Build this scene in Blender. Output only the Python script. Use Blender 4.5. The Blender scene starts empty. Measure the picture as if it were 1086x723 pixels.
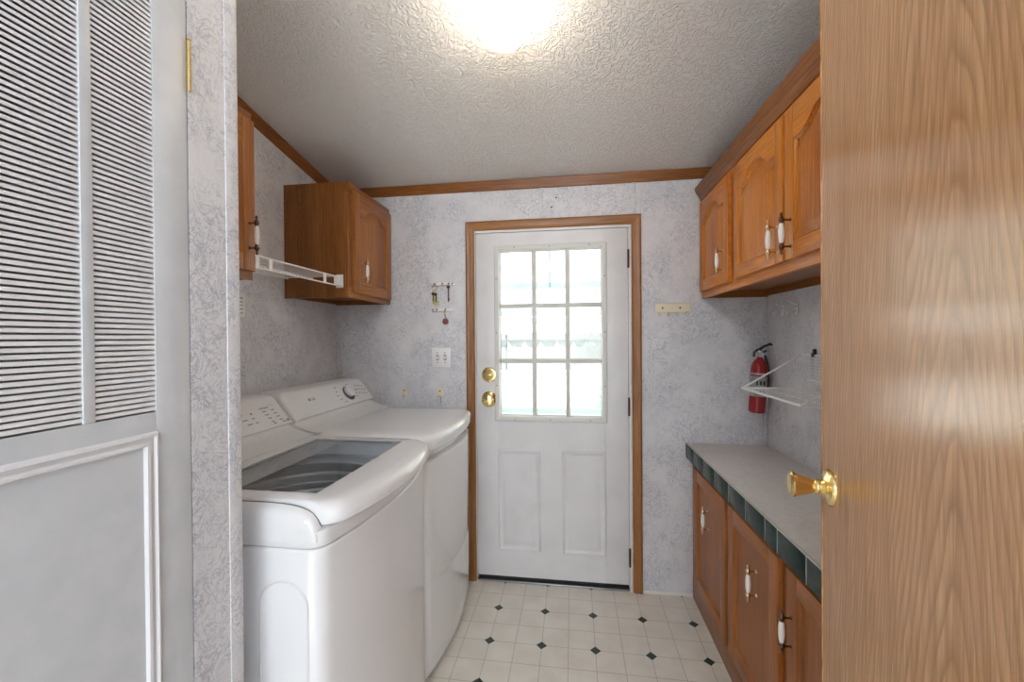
import bpy, bmesh, math, random
from mathutils import Vector, Matrix
random.seed(7)
S = bpy.context.scene
C = S.collection
PI = math.pi

# ------------------------------------------------------------------ camera, light, exposure
H_CAM, FPX, YAW, PITCH, ROLL = 1.40, 448.744, 0.14394, -0.0067, -0.0076
def set_camera():
    cam = bpy.data.cameras.new('camera'); o = bpy.data.objects.new('camera', cam); C.objects.link(o)
    cy, sy, cp, sp = math.cos(YAW), math.sin(YAW), math.cos(PITCH), math.sin(PITCH)
    f = Vector((-sy*cp, cy*cp, sp)); r = Vector((cy, sy, 0)); u = r.cross(f)
    r2 = r*math.cos(ROLL)+u*math.sin(ROLL); u2 = -r*math.sin(ROLL)+u*math.cos(ROLL)
    M = Matrix((r2, u2, -f)).transposed().to_4x4(); M.translation = Vector((0, 0, H_CAM))
    o.matrix_world = M
    cam.sensor_fit = 'HORIZONTAL'; cam.sensor_width = 36.0; cam.lens = 36.0*FPX/1086.0
    cam.clip_start = 0.02; cam.clip_end = 200
    S.camera = o
set_camera()
S.view_settings.view_transform = 'Standard'; S.view_settings.look = 'None'
S.view_settings.gamma = 1.0; S.view_settings.use_curve_mapping = False
S.view_settings.exposure = 0.80
WORLD_COL, WORLD_STR = (0.92, 0.97, 1.0, 1), 2.3
SUN_STR = 4.5
LAMP_STR, LAMP_COL = 12.5, (1.0, 0.86, 0.68, 1)
HALL_FILL_STR, HALL_FILL_COL = 92.0, (0.86, 0.93, 1.0, 1)
w = bpy.data.worlds.new('world'); S.world = w; w.use_nodes = True
w.node_tree.nodes['Background'].inputs[0].default_value = WORLD_COL
w.node_tree.nodes['Background'].inputs[1].default_value = WORLD_STR
sl = bpy.data.lights.new('sun', 'SUN'); sl.energy = SUN_STR; sl.angle = 0.01; sl.color = (1, .97, .92)
so = bpy.data.objects.new('sun', sl); C.objects.link(so); so.location = (3, -3, 9)
so.rotation_euler = Vector((-0.25, 0.55, -1.0)).to_track_quat('-Z', 'Y').to_euler()
S.cycles.max_bounces = 10; S.cycles.diffuse_bounces = 8; S.cycles.glossy_bounces = 4
S.cycles.transparent_max_bounces = 12; S.cycles.sample_clamp_indirect = 6.0
S.cycles.use_denoising = True

# ------------------------------------------------------------------ key dimensions (metres)
D = 2.387                       # face of the back wall
XL, XR = -1.415, 1.005          # left / right wall faces
XC, YC = -0.70, 0.803           # closet wall face and its far end
def ceil_z(y): return 2.297+0.178*(D-y) if y > 0 else 2.297+0.178*D

# ------------------------------------------------------------------ material helpers
class Mat:
    def __init__(s, name, rough=0.5, col=(.8, .8, .8), metal=0.0, **kw):
        s.m = bpy.data.materials.new(name); s.m.use_nodes = True
        s.t = s.m.node_tree; s.b = s.t.nodes['Principled BSDF']
        s.set(s.b, 'Base Color', (*col, 1)); s.set(s.b, 'Roughness', rough); s.set(s.b, 'Metallic', metal)
        for k, v in kw.items(): s.set(s.b, k.replace('_', ' '), v)
        s._co = None
    def set(s, n, k, v):
        if isinstance(v, bpy.types.NodeSocket): s.t.links.new(v, n.inputs[k])
        else: n.inputs[k].default_value = v
    def n(s, ty, props=None, **ins):
        nd = s.t.nodes.new(ty)
        for k, v in (props or {}).items(): setattr(nd, k, v)
        for k, v in ins.items():
            kk = int(k[1:]) if (k[0] == 'i' and k[1:].isdigit()) else k.replace('_', ' ')
            s.set(nd, kk, v)
        return nd
    def co(s):
        if s._co is None: s._co = s.n('ShaderNodeTexCoord').outputs['Object']
        return s._co
    def math(s, op, a, b=0.0, clamp=False):
        return s.n('ShaderNodeMath', {'operation': op, 'use_clamp': clamp}, i0=a, i1=b).outputs[0]
    def scaled(s, v, sc, loc=(0, 0, 0)):
        return s.n('ShaderNodeMapping', None, Vector=v, Scale=sc, Location=loc).outputs[0]
    def noise(s, v, scale, detail=4.0, rough=.5, dist=0.0):
        return s.n('ShaderNodeTexNoise', None, Vector=v, Scale=scale, Detail=detail, Roughness=rough, Distortion=dist).outputs['Fac']
    def ramp(s, f, stops, interp='LINEAR'):
        r = s.n('ShaderNodeValToRGB', None, Fac=f); e = r.color_ramp.elements; r.color_ramp.interpolation = interp
        while len(e) < len(stops): e.new(0.5)
        for x, (p, c) in zip(e, stops): x.position = p; x.color = (*c, 1) if len(c) == 3 else c
        return r.outputs['Color']
    def mix(s, f, a, b, mode='MIX'):
        nd = s.n('ShaderNodeMix', {'data_type': 'RGBA', 'blend_type': mode})
        s.set(nd, 0, f)
        s.set(nd, 6, (*a, 1) if isinstance(a, tuple) and len(a) == 3 else a)
        s.set(nd, 7, (*b, 1) if isinstance(b, tuple) and len(b) == 3 else b)
        return nd.outputs[2]
    def col(s, c): s.set(s.b, 'Base Color', c)
    def bump(s, h, strength=.3, dist=.005):
        s.set(s.b, 'Normal', s.n('ShaderNodeBump', None, Strength=strength, Distance=dist, Height=h).outputs[0])

def oak(name, dark, mid, light, axis='Z', rough=.33, cath=0.0, uaxis='Y', u0=0.0, period=.30, amp=9.0, ring=.05, contrast=1.0, shift=(0, 0, 0), spec=.35, fs=150.0, soft=.00018):
    M = Mat(name, rough); M.set(M.b, 'Specular IOR Level', spec)
    v = M.scaled(M.co(), (1, 1, 1), shift)
    ai = 'XYZ'.index(axis)
    sc = [9.0, 9.0, 9.0]; sc[ai] = .6
    fine = [fs]*3; fine[ai] = 5.0
    pore = [420.0]*3; pore[ai] = 9.0
    base = M.noise(M.scaled(v, tuple(sc)), 1.0, 3.0, .5, .4)
    fn = M.noise(M.scaled(v, tuple(fine)), 1.0, 4.0, .6)
    pn = M.noise(M.scaled(v, tuple(pore)), 1.0, 2.0, .5)
    g = M.math('ADD', M.math('MULTIPLY', base, .45), M.math('MULTIPLY', fn, .55))
    c = M.ramp(g, [(.5-.17/contrast, dark), (.5, mid), (.5+.16/contrast, light)])
    if cath > 0:
        sep = M.n('ShaderNodeSeparateXYZ', None, Vector=v)
        a = sep.outputs[ai]; u = sep.outputs['XYZ'.index(uaxis)]
        uu = M.math('SUBTRACT', M.math('PINGPONG', M.math('ADD', u, 50*period-u0), period*.5), 0.0)
        wob = M.noise(M.scaled(v, tuple([7.0 if i != ai else 1.1 for i in range(3)])), 1.0, 2.0)
        uu = M.math('ADD', uu, M.math('MULTIPLY', M.math('SUBTRACT', wob, .5), .07))
        hyp = M.math('SQRT', M.math('ADD', M.math('MULTIPLY', uu, uu), soft))
        f = M.math('ADD', M.math('MULTIPLY', hyp, amp), a)
        f = M.math('ADD', f, M.math('MULTIPLY', wob, .25))
        fr = M.math('FRACT', M.math('DIVIDE', f, ring))
        line = M.ramp(fr, [(0, (1, 1, 1)), (.18, (.55, .55, .55)), (.5, (0, 0, 0)), (.86, (0, 0, 0)), (1, (1, 1, 1))])
        lf = M.n('ShaderNodeRGBToBW', None, Color=line).outputs[0]
        lf = M.math('MULTIPLY', lf, M.math('ADD', M.math('MULTIPLY', fn, .9), .45))
        c = M.mix(M.math('MULTIPLY', lf, cath, True), c, dark)
    pf = M.ramp(pn, [(.40, (1, 1, 1)), (.50, (0, 0, 0))])
    c = M.mix(M.math('MULTIPLY', M.n('ShaderNodeRGBToBW', None, Color=pf).outputs[0], .35), c, tuple(x*.62 for x in dark))
    M.col(c); M.bump(pn, .12, .0015)
    return M.m

def wallpaper(name):
    M = Mat(name, .55); v = M.co()
    blot = M.noise(v, 4.0, 5.0, .6, .6)
    n1 = M.noise(v, 20.0, 4.0, .62, 2.2)
    n2 = M.noise(M.scaled(v, (1, 1, 1), (3.1, 1.7, 5.2)), 42.0, 3.0, .6, 1.4)
    mask = M.noise(M.scaled(v, (1, 1, 1), (9, 4, 2)), 9.0, 2.0)
    l1 = M.math('SUBTRACT', 1.0, M.math('MULTIPLY', M.math('ABSOLUTE', M.math('SUBTRACT', n1, .5)), 27.0), True)
    l2 = M.math('SUBTRACT', 1.0, M.math('MULTIPLY', M.math('ABSOLUTE', M.math('SUBTRACT', n2, .47)), 22.0), True)
    mk = M.math('MULTIPLY', M.math('SUBTRACT', mask, .33), 4.0, True)
    base = M.ramp(blot, [(.30, (.64, .645, .675)), (.52, (.70, .70, .72)), (.72, (.76, .755, .765))])
    c = M.mix(M.math('MULTIPLY', M.math('MULTIPLY', l1, mk), .8), base, (.33, .345, .41))
    c = M.mix(M.math('MULTIPLY', M.math('MULTIPLY', l2, mk), .5), c, (.36, .37, .43))
    M.col(c); M.bump(M.math('ADD', n1, M.math('MULTIPLY', n2, .6)), .4, .004)
    return M.m

def plaster(name):
    M = Mat(name, .75, (.84, .83, .81)); v = M.co()
    a = M.noise(v, 34.0, 3.0, .55, 2.6)
    b = M.noise(v, 80.0, 3.0, .6, 1.0)
    r = M.ramp(a, [(.38, (0, 0, 0)), (.5, (.75, .75, .75)), (.62, (1, 1, 1))])
    h = M.math('ADD', M.n('ShaderNodeRGBToBW', None, Color=r).outputs[0], M.math('MULTIPLY', b, .35))
    M.bump(h, .75, .006)
    return M.m

def vinyl(name):
    M = Mat(name, .30); v = M.co()
    s = .241; lx, ly = -.3928, 2.1574
    sep = M.n('ShaderNodeSeparateXYZ', None, Vector=v)
    def near(c, o, p):   # distance to the nearest multiple of p
        q = M.math('ADD', M.math('SUBTRACT', c, o), 40*p+p/2)
        return M.math('ABSOLUTE', M.math('SUBTRACT', M.math('MODULO', q, p), p/2))
    dx, dy = near(sep.outputs[0], lx, s), near(sep.outputs[1], ly, s)
    hx, hy = near(sep.outputs[0], lx, s/2), near(sep.outputs[1], ly, s/2)
    dia = M.math('LESS_THAN', M.math('ADD', dx, dy), .0245)
    ln = M.math('LESS_THAN', M.math('MINIMUM', hx, hy), .0013)
    nz = M.noise(v, 9.0, 4.0)
    base = M.ramp(nz, [(.3, (.71, .675, .60)), (.7, (.80, .77, .70))])
    c = M.mix(M.math('MULTIPLY', ln, .75), base, (.36, .33, .29))
    gn = M.ramp(M.noise(v, 130.0, 3.0), [(.4, (.006, .022, .018)), (.62, (.03, .075, .06))])
    c = M.mix(dia, c, gn)
    M.col(c); M.bump(M.math('ADD', M.noise(v, 26.0, 3.0), M.math('MULTIPLY', ln, -.8)), .06, .003)
    return M.m

def mottled(name, c1, c2, scale, rough, bump=0.0, **kw):
    M = Mat(name, rough, **kw); nz = M.noise(M.co(), scale, 5.0)
    M.col(M.ramp(nz, [(.35, c1), (.65, c2)]))
    if bump: M.bump(nz, bump, .003)
    return M.m

def pane(name, tint=(1, 1, 1), ior=1.45, rough=0.0):
    m = bpy.data.materials.new(name); m.use_nodes = True; t = m.node_tree; t.nodes.clear()
    o = t.nodes.new('ShaderNodeOutputMaterial'); mx = t.nodes.new('ShaderNodeMixShader')
    tr = t.nodes.new('ShaderNodeBsdfTransparent'); tr.inputs[0].default_value = (*tint, 1)
    gl = t.nodes.new('ShaderNodeBsdfGlossy'); gl.inputs['Roughness'].default_value = rough
    fr = t.nodes.new('ShaderNodeFresnel'); fr.inputs['IOR'].default_value = ior
    geo = t.nodes.new('ShaderNodeNewGeometry'); inv = t.nodes.new('ShaderNodeMath'); inv.operation = 'SUBTRACT'; inv.inputs[0].default_value = 1.0
    mu = t.nodes.new('ShaderNodeMath'); mu.operation = 'MULTIPLY'
    t.links.new(geo.outputs['Backfacing'], inv.inputs[1]); t.links.new(inv.outputs[0], mu.inputs[0]); t.links.new(fr.outputs[0], mu.inputs[1])
    t.links.new(mu.outputs[0], mx.inputs[0]); t.links.new(tr.outputs[0], mx.inputs[1]); t.links.new(gl.outputs[0], mx.inputs[2])
    t.links.new(mx.outputs[0], o.inputs[0])
    return m

def emit(name, col, strength):
    m = bpy.data.materials.new(name); m.use_nodes = True; t = m.node_tree; t.nodes.clear()
    o = t.nodes.new('ShaderNodeOutputMaterial'); e = t.nodes.new('ShaderNodeEmission')
    e.inputs[0].default_value = col; e.inputs[1].default_value = strength
    t.links.new(e.outputs[0], o.inputs[0]); return m

HON = ((.32, .082, .006), (.60, .195, .014), (.76, .30, .032))        # honey oak, upper doors
BRN = ((.14, .047, .010), (.27, .098, .022), (.38, .155, .038))       # browner oak, carcass sides and trim
BAS = ((.19, .056, .011), (.33, .110, .022), (.45, .170, .038))       # base units
FLU = ((.42, .195, .068), (.69, .37, .155), (.80, .49, .235))          # pale flush door
M = {}
M['wallpaper'] = wallpaper('marbled_wallpaper')
M['plaster'] = plaster('stippled_plaster')
M['vinyl'] = vinyl('diamond_vinyl')
M['oak_v'] = oak('honey_oak_vertical', *HON, 'Z', cath=.45, uaxis='Y', period=.22, amp=11, ring=.045)
M['oak_h'] = oak('honey_oak_horizontal', *HON, 'Y')
M['oak_side'] = oak('brown_oak_side', *BRN, 'Z', cath=.8, uaxis='X', u0=-1.28, period=.30, amp=9, ring=.04)
M['oak_trim_x'] = oak('oak_trim_across', *BRN, 'X')
M['oak_trim_y'] = oak('oak_trim_along', *BRN, 'Y')
M['oak_trim_z'] = oak('oak_trim_upright', *BRN, 'Z')
CAS = ((.17, .068, .018), (.31, .135, .040), (.42, .20, .066))
M['case_z'] = oak('oak_casing_upright', *CAS, 'Z'); M['case_x'] = oak('oak_casing_across', *CAS, 'X')
M['base_v'] = oak('base_oak_vertical', *BAS, 'Z', cath=.35, uaxis='Y', period=.24, amp=11, ring=.05)
M['base_h'] = oak('base_oak_horizontal', *BAS, 'Y')
M['flush_oak'] = oak('flush_door_oak', *FLU, 'Z', rough=.18, cath=.85, uaxis='Y', u0=.287, period=2.0, amp=6.5, ring=.080, spec=.85, fs=95.0, soft=.0009)
M['white_enamel'] = Mat('white_enamel', .07, (.78, .785, .79), Coat_Weight=.3, Coat_Roughness=.04).m
M['white_plastic'] = Mat('white_plastic', .28, (.80, .80, .80)).m
M['panel_white'] = Mat('console_white', .30, (.76, .765, .77)).m
M['seam_grey'] = Mat('seam_grey', .6, (.16, .16, .165)).m
M['print_grey'] = Mat('print_grey', .6, (.22, .22, .23)).m
M['black'] = Mat('black_plastic', .4, (.015, .015, .016)).m
M['lid_glass'] = pane('lid_glass', (.90, .92, .93), 1.75, .01)
M['window_glass'] = pane('window_glass', (.97, .985, .975), 1.45)
M['tub_shade'] = Mat('tub_shade', .4, (.22, .23, .23)).m
M['steel_tub'] = Mat('tub_steel', .35, (.66, .67, .68), .6).m
M['tub_plastic'] = Mat('tub_plastic', .35, (.78, .81, .84)).m
M['door_white'] = mottled('door_white', (.66, .66, .665), (.72, .72, .725), 6, .38, .05)
M['lite_frame'] = Mat('lite_frame', .45, (.66, .66, .63)).m
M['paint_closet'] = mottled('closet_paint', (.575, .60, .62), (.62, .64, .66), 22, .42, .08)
M['grille_white'] = Mat('grille_white', .4, (.80, .80, .80)).m
M['closet_shade'] = Mat('closet_shade', .9, (.02, .019, .018)).m
M['trim_white'] = Mat('trim_white', .45, (.78, .76, .73)).m
M['brass'] = Mat('polished_brass', .16, (.90, .68, .30), 1.0).m
M['aged_brass'] = Mat('aged_brass', .22, (.66, .50, .33), 1.0).m
M['bronze'] = Mat('dark_bronze', .35, (.15, .085, .06), 1.0).m
M['chrome'] = Mat('chrome', .15, (.75, .75, .76), 1.0).m
M['porcelain'] = Mat('porcelain', .1, (.86, .84, .79), Coat_Weight=.5).m
M['laminate'] = mottled('grey_laminate', (.64, .61, .59), (.72, .69, .67), 60, .4)
M['green_tile'] = mottled('green_glazed_tile', (.003, .022, .017), (.007, .034, .027), 14, .22, 0.0, Specular_IOR_Level=.22)
M['grout'] = Mat('grout', .8, (.52, .52, .49)).m
M['cream'] = Mat('cream_plastic', .4, (.74, .68, .52)).m
M['wire_white'] = Mat('white_wire', .35, (.84, .84, .83)).m
M['red_paint'] = Mat('red_paint', .2, (.30, .004, .007), Coat_Weight=.3).m
M['label_grey'] = mottled('label_grey', (.26, .27, .28), (.40, .41, .42), 40, .5)
M['metal_grey'] = Mat('dull_metal', .35, (.45, .45, .46), 1.0).m
M['yellow_tag'] = mottled('yellow_tag', (.42, .38, .10), (.62, .60, .34), 90, .5)
M['red_tag'] = mottled('red_tag', (.13, .04, .03), (.24, .09, .07), 120, .4)
M['rubber'] = Mat('black_rubber', .8, (.012, .012, .012)).m
M['outside_white'] = mottled('white_aluminium', (.74, .75, .74), (.82, .83, .82), 3, .5)
M['outside_green'] = mottled('pale_green_metal', (.34, .46, .40), (.42, .53, .47), 5, .5)
M['outside_grey'] = mottled('grey_canvas', (.13, .15, .15), (.20, .21, .21), 6, .8)
M['concrete'] = mottled('pale_concrete', (.66, .66, .63), (.78, .77, .74), 3, .9)
M['leaf'] = mottled('leaf_green', (.36, .58, .44), (.55, .74, .62), 30, .6)
M['car_paint'] = Mat('car_paint', .2, (.75, .77, .80)).m
M['car_glass'] = Mat('car_glass', .1, (.06, .10, .16)).m
M['lamp_globe'] = emit('lit_globe', LAMP_COL, LAMP_STR)
M['hall_fill_globe'] = emit('hall_fill_glow', HALL_FILL_COL, HALL_FILL_STR)

# ------------------------------------------------------------------ mesh helpers
def newbm(): return bmesh.new()
def box(bm, x0, x1, y0, y1, z0, z1, bev=0.0, seg=2, mi=0):
    b = bmesh.new(); bmesh.ops.create_cube(b, size=1.0)
    for v in b.verts:
        v.co = Vector((x0+(v.co.x+.5)*(x1-x0), y0+(v.co.y+.5)*(y1-y0), z0+(v.co.z+.5)*(z1-z0)))
    if bev > 0: bmesh.ops.bevel(b, geom=b.edges[:], offset=bev, segments=seg, profile=.5, affect='EDGES')
    join(bm, b, mi)
def join(bm, b, mi=0, T=None):
    bmesh.ops.recalc_face_normals(b, faces=b.faces[:])
    mp = {}
    for v in b.verts: mp[v] = bm.verts.new(T @ v.co if T else v.co)
    for f in b.faces:
        try: nf = bm.faces.new([mp[v] for v in f.verts])
        except ValueError: continue
        nf.material_index = mi; nf.smooth = f.smooth
    b.free()
def loft(bm, loops, cap0=True, cap1=True, closed=True, mi=0, smooth=True):
    b = bmesh.new(); L = [[b.verts.new(p) for p in lp] for lp in loops]; n = len(L[0])
    for i in range(len(L)-1):
        for j in range(n if closed else n-1):
            k = (j+1) % n
            f = b.faces.new((L[i][j], L[i][k], L[i+1][k], L[i+1][j])); f.smooth = smooth
    if cap0: b.faces.new(L[0][::-1])
    if cap1: b.faces.new(L[-1])
    bmesh.ops.remove_doubles(b, verts=b.verts[:], dist=1e-6)
    join(bm, b, mi)
def tube(bm, pts, r, n=8, mi=0, closed=False):
    pts = [Vector(p) for p in pts]; loops = []; m = len(pts); pu = None
    for i, p in enumerate(pts):
        a = pts[(i-1) % m] if (closed or i > 0) else p; c = pts[(i+1) % m] if (closed or i < m-1) else p
        t = (c-a).normalized()
        if pu is None: pu = t.orthogonal().normalized()
        pu = (pu-t*pu.dot(t)); pu = pu.normalized() if pu.length > 1e-6 else t.orthogonal().normalized()
        q = t.cross(pu)
        loops.append([p+(pu*math.cos(2*PI*k/n)+q*math.sin(2*PI*k/n))*r for k in range(n)])
    if closed: loops.append(loops[0])
    loft(bm, loops, not closed, not closed, mi=mi)
def lathe(bm, prof, o=(0, 0, 0), axis=(0, 0, 1), n=24, mi=0):
    ax = Vector(axis).normalized(); u = ax.orthogonal().normalized(); q = ax.cross(u); o = Vector(o)
    loops = [[o+ax*z+(u*math.cos(2*PI*k/n)+q*math.sin(2*PI*k/n))*max(r, 1e-5) for k in range(n)] for r, z in prof]
    loft(bm, loops, True, True, mi=mi)
def prism(bm, poly, fn, n0, n1, mi=0, bev=0.0):
    b = bmesh.new(); A = [b.verts.new(fn(u, z, n0)) for u, z in poly]; B = [b.verts.new(fn(u, z, n1)) for u, z in poly]
    k = len(poly)
    for i in range(k): b.faces.new((A[i], A[(i+1) % k], B[(i+1) % k], B[i]))
    b.faces.new(A[::-1]); top = b.faces.new(B)
    if bev: bmesh.ops.bevel(b, geom=[e for e in top.edges], offset=bev, segments=2, affect='EDGES', profile=.5)
    join(bm, b, mi)
def offset_poly(P, d):          # CCW polygon moved inward by d
    n = len(P); out = []
    for i in range(n):
        a, p, c = Vector(P[i-1]), Vector(P[i]), Vector(P[(i+1) % n])
        e1 = (p-a).normalized(); e2 = (c-p).normalized()
        n1 = Vector((-e1.y, e1.x)); n2 = Vector((-e2.y, e2.x)); k = max(.35, 1+n1.dot(n2))
        out.append(tuple(p+(n1+n2)*(d/k)))
    return out
def text_bm(body, size, depth=.0004):
    cu = bpy.data.curves.new('t', 'FONT'); cu.body = body; cu.size = size; cu.extrude = depth; cu.align_x = 'CENTER'; cu.align_y = 'CENTER'
    o = bpy.data.objects.new('t', cu); C.objects.link(o); dg = bpy.context.evaluated_depsgraph_get()
    me = bpy.data.meshes.new_from_object(o.evaluated_get(dg)); b = bmesh.new(); b.from_mesh(me)
    bpy.data.objects.remove(o); bpy.data.curves.remove(cu); bpy.data.meshes.remove(me); return b

# ------------------------------------------------------------------ object helpers
def tag(o, label=None, cat=None, group=None, kind=None):
    if label: o['label'] = label
    if cat: o['category'] = cat
    if group: o['group'] = group
    if kind: o['kind'] = kind
    return o
def thing(name, label, cat, loc=(0, 0, 0), group=None, kind=None):
    o = bpy.data.objects.new(name, None); C.objects.link(o); o.location = loc; o.empty_display_size = .05
    o['base'] = loc; return tag(o, label, cat, group, kind)
def root_loc(p):
    while p.parent: p = p.parent
    return Vector(p.location)
def obj(name, bm, mats, parent=None, loc=None, autosmooth=True, label=None):
    """world-space bmesh -> one mesh object; shifted into its thing's frame"""
    sh = root_loc(parent) if parent else Vector(loc or (0, 0, 0))
    for v in bm.verts: v.co -= sh
    me = bpy.data.meshes.new(name); bm.to_mesh(me); bm.free()
    for m in (mats if isinstance(mats, (list, tuple)) else [mats]): me.materials.append(m)
    if autosmooth:
        for p in me.polygons: p.use_smooth = True
        me.set_sharp_from_angle(angle=math.radians(35))
    o = bpy.data.objects.new(name, me); C.objects.link(o)
    if parent: o.parent = parent
    else: o.location = sh
    if label: o['label'] = label
    return o
def struct(name, bm, mats, label=None, cat=None, **k):
    o = obj(name, bm, mats, **k); return tag(o, label, cat, None, 'structure')
def copy_tree(o, parent=None):
    c = o.copy(); C.objects.link(c)
    if parent: c.parent = parent
    for ch in list(o.children): copy_tree(ch, c)
    return c

# ================================================================== SETTING
YB = -3.2                                            # hall behind the camera
b = newbm(); box(b, -1.6, 1.2, YB-.1, D+.1, -.08, 0); struct('floor', b, M['vinyl'], 'cream vinyl floor patterned with small dark green diamonds', 'floor', loc=(0, 0, 0))
def slab_poly(bm, pts, th):                          # pts: (y,z) line, extruded over x and thickness th upward
    loft(bm, [[(x, y, z) for y, z in pts]+[(x, y, z+th) for y, z in reversed(pts)] for x in (-1.6, 1.2)], smooth=False)
b = newbm(); slab_poly(b, [(YB-.1, ceil_z(0)), (0, ceil_z(0)), (D+.1, ceil_z(D+.1))], .1)
struct('ceiling', b, M['plaster'], 'sloping white stippled plaster ceiling', 'ceiling', loc=(0, 0, 0), autosmooth=False)
DX0, DX1, DZ1 = -.5526, .2971, 2.0007                # entry door slab
OX0, OX1, OZ1 = DX0-.014, DX1+.014, DZ1+.014         # hole in the wall
b = newbm()
box(b, -1.6, OX0, D, D+.1, 0, 2.45); box(b, OX1, 1.2, D, D+.1, 0, 2.45); box(b, OX0, OX1, D, D+.1, OZ1, 2.45)
struct('wall_back', b, M['wallpaper'], 'back wall in pale lilac marbled wallpaper', 'wall', loc=(0, 0, 0))
b = newbm(); box(b, XL-.1, XL, YC-.11, D, 0, 2.75); struct('wall_left', b, M['wallpaper'], 'left wall of the washer alcove in marbled wallpaper', 'wall', loc=(0, 0, 0))
b = newbm(); box(b, XR, XR+.1, .15, D, 0, 2.75); struct('wall_right', b, M['wallpaper'], 'right wall in marbled wallpaper', 'wall', loc=(0, 0, 0))
# closet wall on the left: jamb strip, header, alcove side
YH = .690                                            # hinge side of the louvred door
b = newbm()
box(b, XC-.10, XC, YH, YC, 0, 2.75); box(b, XL, XC-.10, YC-.10, YC, 0, 2.75)
box(b, XC-.10, XC, YB, -.10, 0, 2.75); box(b, XC-.10, XC, -.10, YH, 2.30, 2.75)
box(b, XC-.70, XC-.10, -.14, -.10, 0, 2.75); box(b, XC-.74, XC-.70, -.14, YC-.1, 0, 2.75)
struct('wall_closet', b, M['wallpaper'], 'wallpapered end of the closet wall beside the louvred door', 'wall', loc=(0, 0, 0))
b = newbm(); box(b, XC-.69, XC-.685, -.09, YH+.0, .0, 2.4); struct('wall_closet_inside', b, M['closet_shade'], 'back of the closet behind the louvres, coloured near-black for its shade', 'wall', loc=(0, 0, 0))  # near-black colour stands for the unlit closet inside
b = newbm(); box(b, XC-.003, XC+.002, .772, YC+.001, 0, 2.74, .0004)
struct('trim_1', b, M['wallpaper'], 'wallpapered corner strip at the end of the closet wall', 'trim', loc=(XC, .79, 0))
# hall behind the camera
b = newbm(); box(b, .38, 1.1, .10, .22, 0, 2.75); box(b, .95, 1.05, YB, .10, 0, 2.75)
struct('wall_front', b, M['wallpaper'], 'wall behind the oak door', 'wall', loc=(0, 0, 0))
b = newbm(); box(b, -1.0, -.62, YB-.1, YB, 0, 2.75); box(b, .88, 1.1, YB-.1, YB, 0, 2.75); box(b, -.62, .88, YB-.1, YB, 2.15, 2.75); struct('wall_hall', b, M['wallpaper'], 'unseen end wall of the hall with an opening added to let in fill light', 'wall', loc=(0, 0, 0))  # wide gap added so sky light comes in as soft fill
# corner battens and wallpaper seam battens
def batten(n, x0, x1, y0, y1, z0, z1, lab):
    b = newbm(); box(b, x0, x1, y0, y1, z0, z1, .0015); struct('trim_%d' % n, b, M['wallpaper'], lab, 'trim', loc=((x0+x1)/2, (y0+y1)/2, z0))
batten(2, -.186, -.164, D-.004, D, OZ1+.06, 2.245, 'narrow wallpaper batten above the left half of the door')
batten(3, .322, .342, D-.004, D, OZ1+.06, 2.245, 'narrow wallpaper batten above the right door corner')
batten(4, XR-.022, XR, D-.012, D, .83, 1.61, 'corner batten above the worktop')
batten(5, XL, XL+.03, D-.012, D, 1.0, 1.62, 'corner batten above the dryer')
# crown mouldings
def crown_back():
    b = newbm(); prof = [(0, 0), (-.007, .002), (-.012, .014), (-.012, .030), (-.018, .040), (-.018, .054), (0, .054)]
    loft(b, [[(x, D+dy, 2.243+dz) for dy, dz in prof] for x in (XL, XR)], smooth=False)
    return b
struct('trim_6', crown_back(), M['oak_trim_x'], 'oak crown moulding along the top of the back wall', 'trim', loc=(0, D, 2.243))
def crown_left():
    b = newbm(); prof = [(0, 0), (.007, .002), (.012, .014), (.012, .030), (.018, .040), (.018, .055), (0, .055)]
    loft(b, [[(XL+dx, y, ceil_z(y)-.055+dz) for dx, dz in prof] for y in (YC, D)], smooth=False)
    return b
struct('trim_7', crown_left(), M['oak_trim_y'], 'oak crown moulding sloping up along the left wall', 'trim', loc=(XL, D, 2.24))
# entry door casing and jamb
def casing():
    b = newbm(); w = .053; t = .016; X0, X1, Z1 = -.6132, .3698, 2.0716
    prof = [(0, 0), (.002, .012), (.010, .016), (.020, .013), (.034, .015), (.046, .010), (w, .006), (w, 0)]   # (from outer edge inward, proud)
    L = [[(X0+u, D-n, 0) for u, n in prof], [(X0+u, D-n, Z1-u) for u, n in prof]]
    loft(b, L, smooth=False, mi=0)
    loft(b, [[(X1-u, D-n, 0) for u, n in prof], [(X1-u, D-n, Z1-u) for u, n in prof]], smooth=False, mi=0)
    loft(b, [[(X0+u, D-n, Z1-u) for u, n in prof], [(X1-u, D-n, Z1-u) for u, n in prof]], smooth=False, mi=1)
    return b
struct('trim_8', casing(), [M['case_z'], M['case_x']], 'fluted oak casing around the white entry door', 'trim', loc=(-.12, D, 0))
b = newbm(); box(b, OX0+.0005, OX0+.010, D-.004, D+.10, 0, DZ1+.002); box(b, OX1-.010, OX1-.0005, D-.004, D+.10, 0, DZ1+.002); box(b, OX0+.0005, OX1-.0005, D-.004, D+.10, DZ1+.003, OZ1-.0005)
struct('trim_9', b, M['trim_white'], 'cream jamb strip around the entry door', 'trim', loc=(-.12, D, 0))
b = newbm(); box(b, OX0+.011, OX1-.011, D-.004, D+.12, 0, .012, .003); struct('trim_10', b, M['metal_grey'], 'metal threshold strip under the entry door', 'trim', loc=(-.12, D, 0))
# thin vinyl-edge strip along the wall right of the door
b = newbm(); box(b, .3705, .629, D-.006, D, 0, .018, .002); struct('baseboard_back', b, M['trim_white'], 'thin pale strip along the foot of the back wall', 'baseboard', loc=(.5, D, 0))

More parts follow.
